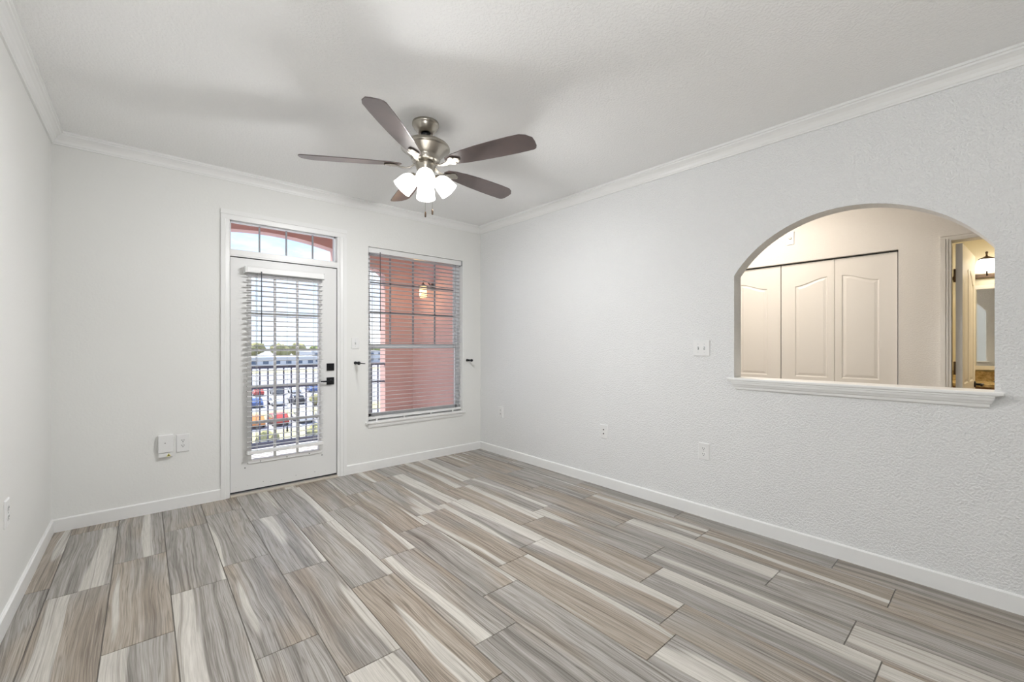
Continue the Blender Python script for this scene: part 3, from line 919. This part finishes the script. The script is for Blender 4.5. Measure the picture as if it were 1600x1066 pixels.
# ------------------------------------------------------------------ hall behind the arch
HX0 = XR+WT
struct(MB().box((HX0, YR, -0.1), (XH+0.12, YB, 0.0)).build('floor_hall', 'thresh'))
struct(MB().box((HX0, YR-0.12, ZC), (6.45, YB, ZC+0.12)).build('ceiling_hall', 'ceiling'))
CY0, CY1, CZ = 0.536, 2.172, 2.030
BY0, BY1, BZ = -0.545, 0.262, 2.058
grid_wall('wall_hall', 0, XH, XH+0.12, [YR, BY0, BY1, CY0, CY1, YB], [-0.1, 0, CZ, BZ, ZC], {(1,1),(1,2),(3,1)}, 'hall')
grid_wall('wall_hall_end', 1, YB, YB+0.12, [HX0, 6.45], [-0.1, ZC], set(), 'hall')
grid_wall('wall_hall_rear', 1, YR-0.12, YR, [HX0, 6.45], [-0.1, ZC], set(), 'hall')
# closet interior
mb = MB(); mb.box((5.05, 0.45, -0.1), (5.10, 2.30, ZC)); 
struct(mb.build('wall_closet', 'hall'))

def panel_leaf(name, w, h, th, panels, material, parent=None, both=False):
    """moulded door leaf in local coords: x across 0..w, z 0..h, front face at y=0, body to y=th.
    panels: list of outlines (list of (x,z)) ; each is routed as a groove around a raised field"""
    bm = bmesh.new()
    def face_side(y, s):
        outer = [bm.verts.new((x, y, z)) for x, z in ((0,0),(w,0),(w,h),(0,h))]
        edges = [bm.edges.new((outer[i], outer[(i+1) % 4])) for i in range(4)]
        for pl in panels:
            cx = sum(p[0] for p in pl)/len(pl); cz = sum(p[1] for p in pl)/len(pl)
            x0 = min(p[0] for p in pl); x1 = max(p[0] for p in pl); z0 = min(p[1] for p in pl); z1 = max(p[1] for p in pl)
            def ring(ins, dep):
                sx = 1-2*ins/(x1-x0); sz = 1-2*ins/(z1-z0); mx = (x0+x1)/2; mz = (z0+z1)/2
                return [bm.verts.new((mx+(p[0]-mx)*sx, y+s*dep, mz+(p[1]-mz)*sz)) for p in pl]
            rings = [ring(0, 0), ring(0.006, 0.006), ring(0.012, 0.007), ring(0.032, 0.0015)]
            n = len(pl)
            edges += [bm.edges.new((rings[0][i], rings[0][(i+1) % n])) for i in range(n)]
            for a, b in zip(rings, rings[1:]):
                for i in range(n):
                    j = (i+1) % n
                    bm.faces.new((a[i], a[j], b[j], b[i]))
            bm.faces.new(rings[-1])
        bmesh.ops.triangle_fill(bm, use_beauty=True, edges=edges)
        return outer
    a = face_side(0, 1)
    if both: b = face_side(th, -1)
    else:
        b = [bm.verts.new((x, th, z)) for x, z in ((0,0),(w,0),(w,h),(0,h))]
        bm.faces.new(b)
    for i in range(4):
        j = (i+1) % 4
        bm.faces.new((a[i], a[j], b[j], b[i]))
    bmesh.ops.recalc_face_normals(bm, faces=bm.faces)
    me = bpy.data.meshes.new(name); bm.to_mesh(me); bm.free()
    me.materials.append(M[material])
    o = bpy.data.objects.new(name, me); col.objects.link(o)
    if parent: o.parent = parent
    return o

def half_arch(x0, x1, z0, zl, zr):
    """panel outline whose top runs in an S curve from zl at x0 to zr at x1"""
    pts = [(x0, z0), (x1, z0)]
    n = 14
    for i in range(n+1):
        t = 1-i/n
        s = t*t*(3-2*t)
        pts.append((x0+(x1-x0)*t, zl+(zr-zl)*s))
    return pts
def rect(x0, x1, z0, z1): return [(x0, z0), (x1, z0), (x1, z1), (x0, z1)]

# bifold leaves: local x runs towards -y (to the right in view), front faces -x
LW = 0.4005
lab = ['leftmost white bifold closet door leaf, mostly hidden by the arch jamb', 'white bifold closet leaf seen cut off by the left side of the arch',
       'white bifold closet leaf in the middle, its panel top rising to the right', 'rightmost white bifold closet leaf, its panel top falling to the right']
for i in range(4):
    ytop = CY1-0.010 - i*(LW+0.0035) - (0.004 if i >= 2 else 0)
    if i % 2 == 0:   # low on the left, high on the right, narrow stile on the right
        p = [half_arch(0.110, LW-0.048, 0.985, 1.80, 1.862), rect(0.110, LW-0.048, 0.20, 0.84)]
    else:
        p = [half_arch(0.048, LW-0.110, 0.985, 1.862, 1.80), rect(0.048, LW-0.110, 0.20, 0.84)]
    leaf = panel_leaf('closet_door', LW, 2.002, 0.033, p, 'doorh')
    tag(leaf, lab[i], 'closet door', 'bifold closet door leaves')
    leaf.matrix_world = Matrix(((0, 1, 0, XH+0.030), (-1, 0, 0, ytop), (0, 0, 1, 0.015), (0, 0, 0, 1)))
    if i == 3:
        pin = MB().box((LW-0.05, 0.012, 2.002), (LW-0.042, 0.020, 2.014)); q = pin.build('pivot_pin', 'plastic', None); q.parent = leaf
struct(MB().box((XH+0.040, CY0, 2.020), (XH+0.066, CY1, CZ)).build('trim_8', 'gap'))      # bifold track
# closet opening jamb lining (dark gap behind leaves)
# bathroom door casing
mb = MB()
cx = XH-0.016
prf = lambda a, s: [(XH, a), (cx, a), (cx, a-s*0.026), (cx+0.005, a-s*0.030), (cx+0.005, a-s*0.040), (cx+0.009, a-s*0.044), (cx+0.011, a-s*0.056), (XH, a-s*0.056)]
mb.prism(prf(BY1+0.042, 1), 2, 0, BZ+0.046-0.056+0.01)
mb.prism(prf(BY0-0.042, -1), 2, 0, BZ+0.046-0.056+0.01)
mb.prism([(XH, BZ+0.046), (cx, BZ+0.046), (cx, BZ+0.020), (cx+0.005, BZ+0.016), (cx+0.005, BZ+0.006), (cx+0.011, BZ-0.010), (XH, BZ-0.010)], 1, BY0-0.042, BY1+0.042)
for o_ in [mb.build('trim_9', 'doorh')]: struct(o_)
mb = MB()
mb.box((XH, BY1-0.014, 0), (XH+0.12, BY1, BZ)); mb.box((XH, BY0, 0), (XH+0.12, BY0+0.014, BZ)); mb.box((XH, BY0, BZ-0.014), (XH+0.12, BY1, BZ))
struct(mb.build('trim_10', 'doorh'))

# open bathroom door: hinge edge faces the hall, body runs into the bathroom
dw = 0.78
def arch_pair(xa, xb, xm, z0, zlow, zhigh):
    return [half_arch(xa, xm-0.045, z0, zlow, zhigh), half_arch(xm+0.045, xb, z0, zhigh, zlow)]
pl = arch_pair(0.105, dw-0.105, dw/2, 0.98, 1.76, 1.86) + [rect(0.105, dw/2-0.045, 0.22, 0.82), rect(dw/2+0.045, dw-0.105, 0.22, 0.82)]
bd = panel_leaf('bathroom_door', dw, 2.012, 0.035, pl, 'doorh', both=True)
tag(bd, 'open white panelled door at the right of the arch, swung into the bathroom', 'door')
ang = math.atan2(-0.040, 0.80)
ca, sa = cos(ang), sin(ang)
bd.matrix_world = Matrix(((ca, -sa, 0, XH+0.052), (sa, ca, 0, 0.194), (0, 0, 1, 0.012), (0, 0, 0, 1)))
for z in (1.78, 1.10, 0.25):
    mb = MB().box((0.002, 0.035, z-0.045), (0.03, 0.0365, z+0.045)).lathe([(0.006, -0.048), (0.006, 0.048)], (-0.004, 0.040, z), 10)
    q = mb.build('hinge', 'doorh' if False else 'brass', None); q.parent = bd
mb = MB().lathe([(0.026, 0), (0.026, 0.008), (0.010, 0.012), (0.010, 0.045)], (dw-0.065, 0, 0.945), 16, Matrix.Rotation(R(90), 4, 'X'))
mb.box((dw-0.175, -0.056, 0.936), (dw-0.055, -0.042, 0.954))
q = mb.build('door_handle', 'black', None, bevel=0.002); q.parent = bd
tag(q, 'black lever handle')

# bathroom shell
BXW = 6.30
struct(MB().box((XH+0.12, -1.6, -0.1), (BXW+0.12, 1.2, 0.0)).build('floor_bath', 'thresh'))
grid_wall('wall_bath_far', 0, BXW, BXW+0.12, [-1.6, 1.0], [-0.1, 2.60], set(), 'bath')
grid_wall('wall_bath_left', 1, 0.90, 1.0, [5.10, BXW], [-0.1, 2.60], set(), 'bath')
grid_wall('wall_bath_right', 1, -1.7, -1.6, [XH+0.12, BXW+0.12], [-0.1, 2.60], set(), 'bath')
struct(MB().box((XH+0.12, -1.7, 2.56), (BXW+0.12, 1.0, 2.62)).build('ceiling_bath', 'bath'))
grid_wall('wall_bath_side', 1, 0.42, 0.45, [XH+0.12, 5.12], [-0.1, 2.60], set(), 'bath')
# vanity
BXV = BXW-0.001
va = empty('vanity', (6.05, -0.35, 0), 'wooden bathroom vanity with a speckled gold granite top under the mirror', 'vanity')
MB().box((5.84, -1.10, 0.10), (BXV, 0.36, 0.895)).build('cabinet', 'cabinet', va, bevel=0.003)
MB().box((5.80, -1.14, 0.895), (BXV, 0.40, 0.925)).build('countertop', 'granite', va, bevel=0.005)
MB().box((BXW-0.020, -1.14, 0.925), (BXV, 0.40, 1.022)).build('backsplash', 'granite', va)
for k, y in enumerate((-0.95, -0.59, -0.23, 0.13)):
    q = MB().box((5.822, y-0.165, 0.16), (5.84, y+0.165, 0.66)).build('cabinet_door', 'cabinet', va, bevel=0.003)
    q2 = MB().box((5.822, y-0.165, 0.69), (5.84, y+0.165, 0.865)).build('drawer', 'cabinet', va, bevel=0.003)
    MB().tube([(5.822, y-0.05, 0.775), (5.798, y-0.045, 0.775), (5.798, y+0.045, 0.775), (5.822, y+0.05, 0.775)], 0.005, 8).build('drawer_pull', 'black', q2)
# small black tap on the counter
fc_ = empty('bathroom_tap', (6.18, 0.06, 0.925), 'small black tap at the right end of the granite counter', 'tap')
MB().lathe([(0.022, 0.001), (0.022, 0.006), (0.012, 0.010), (0.012, 0.075), (0.0, 0.078)], (6.20, 0.04, 0.925), 16).tube([(6.20, 0.04, 0.985), (6.15, 0.04, 0.998), (6.10, 0.04, 0.985), (6.09, 0.04, 0.965)], 0.008, 10).build('spout', 'black', fc_)
# mirror: pale frame and glass, leaning a touch on the wall
mi = empty('framed_mirror', (BXW, -0.35, 1.04), 'cream framed mirror above the vanity, reflecting the arched opening', 'mirror')
def mpart(mb, name, m_):
    o = mb.build(name, m_, None); o.parent = mi
    return o
f_ = MB()
w0, w1, h1 = -0.55, 0.545, 0.83
f_.box((-0.030, w0, 0), (-0.006, w1, 0.038)).box((-0.030, w0, h1-0.038), (-0.006, w1, h1)).box((-0.030, w0, 0.038), (-0.006, w0+0.038, h1-0.038)).box((-0.030, w1-0.016, 0.038), (-0.006, w1, h1-0.038))
mpart(f_, 'mirror_frame', 'doorh')
mpart(MB().box((-0.020, w0+0.03, 0.03), (-0.014, w1-0.012, h1-0.03)), 'mirror_glass', 'mirror')
mi.location = (BXW-0.040, -0.35, 1.040)
mi.rotation_euler = (0, 0, R(1.3))
# vanity light
vl = empty('vanity_light', (BXW, 0.11, 2.0), 'bronze wall light with a glowing bell shade above the bathroom mirror', 'wall light')
MB().box((BXW-0.030, -0.35, 1.945), (BXW, 0.34, 1.985)).build('back_plate', 'bronze', vl, bevel=0.004)
for y in (0.105, -0.20):
    MB().tube([(BXW-0.02, y, 1.965), (BXW-0.10, y, 2.00), (BXW-0.135, y, 2.08), (BXW-0.13, y, 2.135)], 0.006, 8).build('arm', 'bronze', vl)
    MB().lathe([(0.0, 2.190), (0.009, 2.186), (0.010, 2.172), (0.006, 2.165), (0.008, 2.145), (0.030, 2.132), (0.055, 2.120), (0.058, 2.112), (0.0, 2.112)], (BXW-0.13, y, 0), 24).build('cap', 'bronze', vl)
    s_ = MB().lathe([(0.050, 2.114), (0.066, 2.095), (0.072, 2.060), (0.076, 2.020), (0.086, 1.992), (0.080, 1.992), (0.070, 2.020), (0.066, 2.06), (0.060, 2.09), (0.045, 2.108)], (BXW-0.13, y, 0), 28, cap=False).build('glass_shade', 'shade', vl)
    MB().lathe([(0.0, 2.09), (0.014, 2.085), (0.026, 2.055), (0.024, 2.03), (0.0, 2.015)], (BXW-0.13, y, 0), 16).build('bulb', 'bulb', s_)

# ------------------------------------------------------------------ balcony
YF = 6.15            # inner face of the outer line
XS = 3.234           # side wall
ZD = -0.06
struct(MB().box((-2.6, YO+0.01, ZD-0.2), (XS+0.3, YF+0.32, ZD)).build('floor_balcony', 'deck'))
struct(MB().box((-2.6, YO+0.01, 2.98), (XS+0.3, YF+0.32, 3.1)).build('ceiling_balcony', 'stuccolt'))
struct(MB().box((XS, YO+0.01, ZD), (XS+0.3, YF+0.32, 2.98)).build('wall_balcony_side', 'stucco'))
# outer facade with two arched openings, pillar and end pier
def facade():
    mb = MB()
    y0, y1 = YF, YF+0.185
    def arch_piece(xa, xb, zs, zt, lean, n=28):
        c = (xa+xb)/2; hw = (xb-xa)/2; rise = zt-zs
        Rr = (hw*hw+rise*rise)/(2*rise)
        f = lambda x: zt-Rr+math.sqrt(max(Rr*Rr-(x-c)**2, 0))
        xs = [xa+(xb-xa)*i/n for i in range(n+1)]
        for a, b in zip(xs, xs[1:]):
            mb.add([(a,y0,f(a)),(b,y0,f(b)),(b,y0,2.98),(a,y0,2.98),(a,y1,f(a)),(b,y1,f(b)),(b,y1,2.98),(a,y1,2.98)],
                   [(0,1,2,3),(7,6,5,4),(0,4,5,1),(3,2,6,7)])
    arch_piece(0.38, 2.024, 2.622, 2.722, 0)
    arch_piece(2.36, 2.773, 2.33, 2.43, 0, 12)
    mb.box((2.024, y0, ZD), (2.36, y1, 2.98))
    mb.box((2.773, y0, ZD), (XS, y1, 2.98))
    arch_piece(-1.90, -0.10, 2.60, 2.727, 0)
    mb.box((-0.10, y0, ZD), (0.38, y1, 2.98))
    mb.box((-2.6, y0, ZD), (-1.90, y1, 2.98))
    return struct(mb.build('wall_balcony_front', 'stucco'))
facade()
# railing between the piers
def railing(x0, x1, label):
    t = empty('balcony_railing', ((x0+x1)/2, YF+0.10, ZD), label, 'railing', 'dark metal railings of the balcony')
    yc = YF+0.03
    MB().box((x0, yc-0.022, 0.985), (x1, yc+0.022, 1.020)).build('top_rail', 'rail', t, bevel=0.004)
    MB().box((x0, yc-0.014, 0.722), (x1, yc+0.014, 0.748)).build('middle_rail', 'rail', t)
    MB().box((x0, yc-0.016, -0.028), (x1, yc+0.016, 0.046)).build('bottom_rail', 'rail', t)
    n = max(1, int(round((x1-x0)/0.093)))
    first = None
    for i in range(1, n):
        x = x0+(x1-x0)*i/n
        if first is None:
            first = MB().box((-0.008, -0.008, 0.04), (0.008, 0.008, 0.99)).build('baluster', 'rail', None)
            b_ = first
        else:
            b_ = first.copy(); col.objects.link(b_)
        b_.parent = t
        b_.matrix_local = Matrix.Translation((x-t.location.x, yc-t.location.y, -ZD))
    return t
railing(0.38, 2.024, 'long dark metal railing seen through the blind of the balcony door')
railing(2.36, 2.773, 'short dark metal railing seen through the bottom left of the window')
# wall lantern
ln = empty('wall_lantern', (XS, 5.40, 2.08), 'lit wall lantern with amber glass on the salmon balcony wall', 'lantern')
ly = 5.53; lx = XS-0.16
MB().lathe([(0.055, 0), (0.055, 0.012), (0.03, 0.025), (0.0, 0.027)], (XS, ly, 2.14), 24, Matrix.Rotation(R(-90), 4, 'Y')).build('wall_plate', 'bronze', ln)
MB().tube([(XS-0.02, ly, 2.14), (XS-0.09, ly, 2.21), (lx, ly, 2.22), (lx, ly, 2.17)], 0.008, 8).build('bracket', 'bronze', ln)
MB().lathe([(0.0, 2.185), (0.012, 2.180), (0.03, 2.165), (0.075, 2.140), (0.078, 2.132), (0.0, 2.132)], (lx, ly, 0), 24).build('cap', 'bronze', ln)
gl_ = MB().lathe([(0.055, 2.132), (0.062, 2.00), (0.050, 1.975), (0.0, 1.970)], (lx, ly, 0), 6).build('glass_shade', 'amber', ln)
MB().lathe([(0.064, 2.012), (0.066, 2.002), (0.060, 2.002)], (lx, ly, 0), 24).build('rim', 'bronze', ln)
lamp('light_lantern', 'POINT', (lx-0.12, ly, 2.02), 5, (1.0, 0.62, 0.30), shadow_soft_size=0.05)

# ------------------------------------------------------------------ view beyond
GZ = -9.0
o = MB().box((-150, 12, GZ-0.5), (300, 800, GZ)).build('ground_parking', 'asphalt'); struct(o)
def patch(x0, y0, x1, y1, label):
    o = MB().box((x0, y0, GZ), (x1, y1, GZ+0.12)).build('lawn_strip', 'grass', None, bevel=0.03)
    tag(o, label, 'lawn', 'dry lawn strips beyond the balcony')
patch(6, 50, 40, 57, 'nearest strip of dry yellow-green lawn below the balcony')
patch(6, 66, 50, 74, 'second strip of dry lawn, between two car rows')
patch(6, 178, 120, 190, 'wide far lawn strip in front of the pale building')
rnd = random.Random(5)
def car(x, y, rz, color, label, van=False):
    nm = 'car_paint_%s' % label.split()[0]
    if nm not in M: M[nm] = mat('car_paint', color, 0.3, 0.1)
    t = empty('car', (x, y, GZ), label, 'car', 'cars in the car park')
    hgt = 1.9 if van else 1.45
    side = [(-2.2, 0.35), (2.2, 0.35), (2.25, 0.75), (1.3 if not van else 1.8, 0.95), (0.7 if not van else 1.3, hgt-0.05), (0.5, hgt), (-1.2 if not van else -2.0, hgt), (-1.9 if not van else -2.15, 1.0), (-2.25, 0.9)]
    b = MB(); b.prism(side, 1, -0.88, 0.88)
    o = b.build('car_body', nm, None, bevel=0.08); o.parent = t
    g = MB(); g.prism([(-1.35, 1.0), (1.0 if not van else 1.5, 1.0), (0.62 if not van else 1.2, hgt-0.12), (-1.15, hgt-0.12)], 1, -0.895, 0.895)
    o = g.build('car_window', 'winblue', None); o.parent = t
    for sx in (-1.35, 1.35):
        for sy in (-0.9, 0.72):
            o = MB().lathe([(0.0, 0), (0.32, 0), (0.32, 0.18), (0.0, 0.18)], (0,0,0), 16, Matrix.Translation((sx, sy, 0.32)) @ Matrix.Rotation(R(-90), 4, 'X')).build('wheel', 'rubber', None); o.parent = t
    t.rotation_euler = (0, 0, rz)
cl = {'white': (0.8,0.8,0.8), 'red': (0.45,0.06,0.05), 'silver': (0.5,0.51,0.53), 'blue': (0.07,0.12,0.30), 'black': (0.02,0.02,0.025), 'orange': (0.65,0.25,0.08), 'grey': (0.18,0.19,0.20), 'tan': (0.45,0.38,0.28)}
spots = [(10.5,62,'orange'),(13.2,62,'red'),(16.2,62,'white'),(19.2,62,'silver'),(23.5,62,'grey'),
         (14.0,82,'blue'),(17.2,82,'white'),(20.4,82,'black'),(24.0,82,'tan'),(28,82,'silver'),(32,82,'white'),
         (17.5,100,'red'),(21,100,'grey'),(24.5,100,'white'),(28,100,'blue'),(33,100,'silver'),(38,100,'black')]
rowname = {62: 'nearest', 82: 'middle', 100: 'farthest'}
seen = {}
for x, y, c in spots:
    side_ = 'left part' if x/y < 0.235 else 'right part'
    k = (c, y)
    seen[k] = seen.get(k, 0)+1
    extra = '' if seen[k] == 1 else ', further right'
    car(x, y, R(90), cl[c], '%s car in the %s%s of the %s car park row' % (c, side_, extra, rowname[y]), van=(c == 'grey'))
def building(x0, y0, x1, y1, h, label, rows_, cols):
    t = empty('building', ((x0+x1)/2, y0, GZ), label, 'building')
    MB().box((x0, y0, GZ), (x1, y1, GZ+h)).build('wall', 'offwhite', t)
    MB().box((x0-0.5, y0-0.5, GZ+h), (x1+0.5, y1+0.5, GZ+h+0.5)).build('roof', 'roofw', t)
    for r in range(rows_):
        for c in range(cols):
            x = x0 + (c+0.5)*(x1-x0)/cols; z = GZ + h*(r+0.55)/rows_
            MB().box((x-1.1, y0-0.06, z-0.7), (x+1.1, y0, z+0.7)).build('window', 'winblue', t)
building(20, 215, 62, 240, 4.6, 'long low pale building with a white roof beyond the car park', 1, 9)
building(70, 250, 112, 275, 6.6, 'two-storey pale building at the right behind the car park', 2, 8)
M['leaf_y'] = mat('autumn_leaves', (0.36, 0.33, 0.15), 0.95, noise=(0.8, (0.27, 0.26, 0.13), 1))
M['leaf_g'] = mat('green_leaves', (0.16, 0.22, 0.08), 0.95, noise=(0.8, (0.28, 0.30, 0.10), 1))
def tree(x, y, h, r, m_, label, group):
    t = empty('tree', (x, y, GZ), label, 'tree', group)
    MB().tube([(x, y, GZ), (x+0.1, y, GZ+h*0.45)], [0.3, 0.18], 8).build('trunk', 'bark', t)
    bm = bmesh.new()
    rr = random.Random(int(x*7+y))
    for i in range(9):
        a = rr.uniform(0, 2*pi); q = rr.uniform(0, 0.6)*r
        c = Vector((x+q*cos(a), y+q*sin(a), GZ+h*rr.uniform(0.5, 0.82)))
        res_ = bmesh.ops.create_icosphere(bm, subdivisions=2, radius=r*rr.uniform(0.4, 0.62), matrix=Matrix.Translation(c))
        for v in res_['verts']:
            v.co += (v.co-c)*rr.uniform(-0.22, 0.22)
    me = bpy.data.meshes.new('foliage'); bm.to_mesh(me); bm.free()
    me.materials.append(M[m_])
    o = bpy.data.objects.new('foliage', me); col.objects.link(o); o.parent = t
    o.matrix_parent_inverse = Matrix.Translation(t.location).inverted()
ordn = ['leftmost', 'second', 'third', 'fourth', 'fifth', 'sixth', 'seventh', 'eighth', 'ninth', 'tenth', 'eleventh', 'twelfth', 'thirteenth', 'fourteenth', 'fifteenth', 'sixteenth']
for i in range(12):
    x = 46 + i*12.4 if i < 12 else 190 + i*13
    g = 'leaf_y' if i % 4 else 'leaf_g'
    tree(x, 330+rnd.uniform(-8, 8), rnd.uniform(9.5, 11.5), rnd.uniform(5.6, 6.2), g,
         '%s autumn tree of the far row on the horizon%s' % (ordn[i], '' if i == 0 else ' from the left'), 'row of trees on the horizon')
for i, (x, y) in enumerate(((9.3, 47.5), (13.5, 47.5), (17.5, 47.5), (22, 76.5))):
    tree(x, y, 1.7, 1.0, 'leaf_y', '%s low yellow shrub beside the lawn strips below the balcony%s' % (ordn[i], '' if i == 0 else ' from the left'), 'yellow shrubs in the car park')
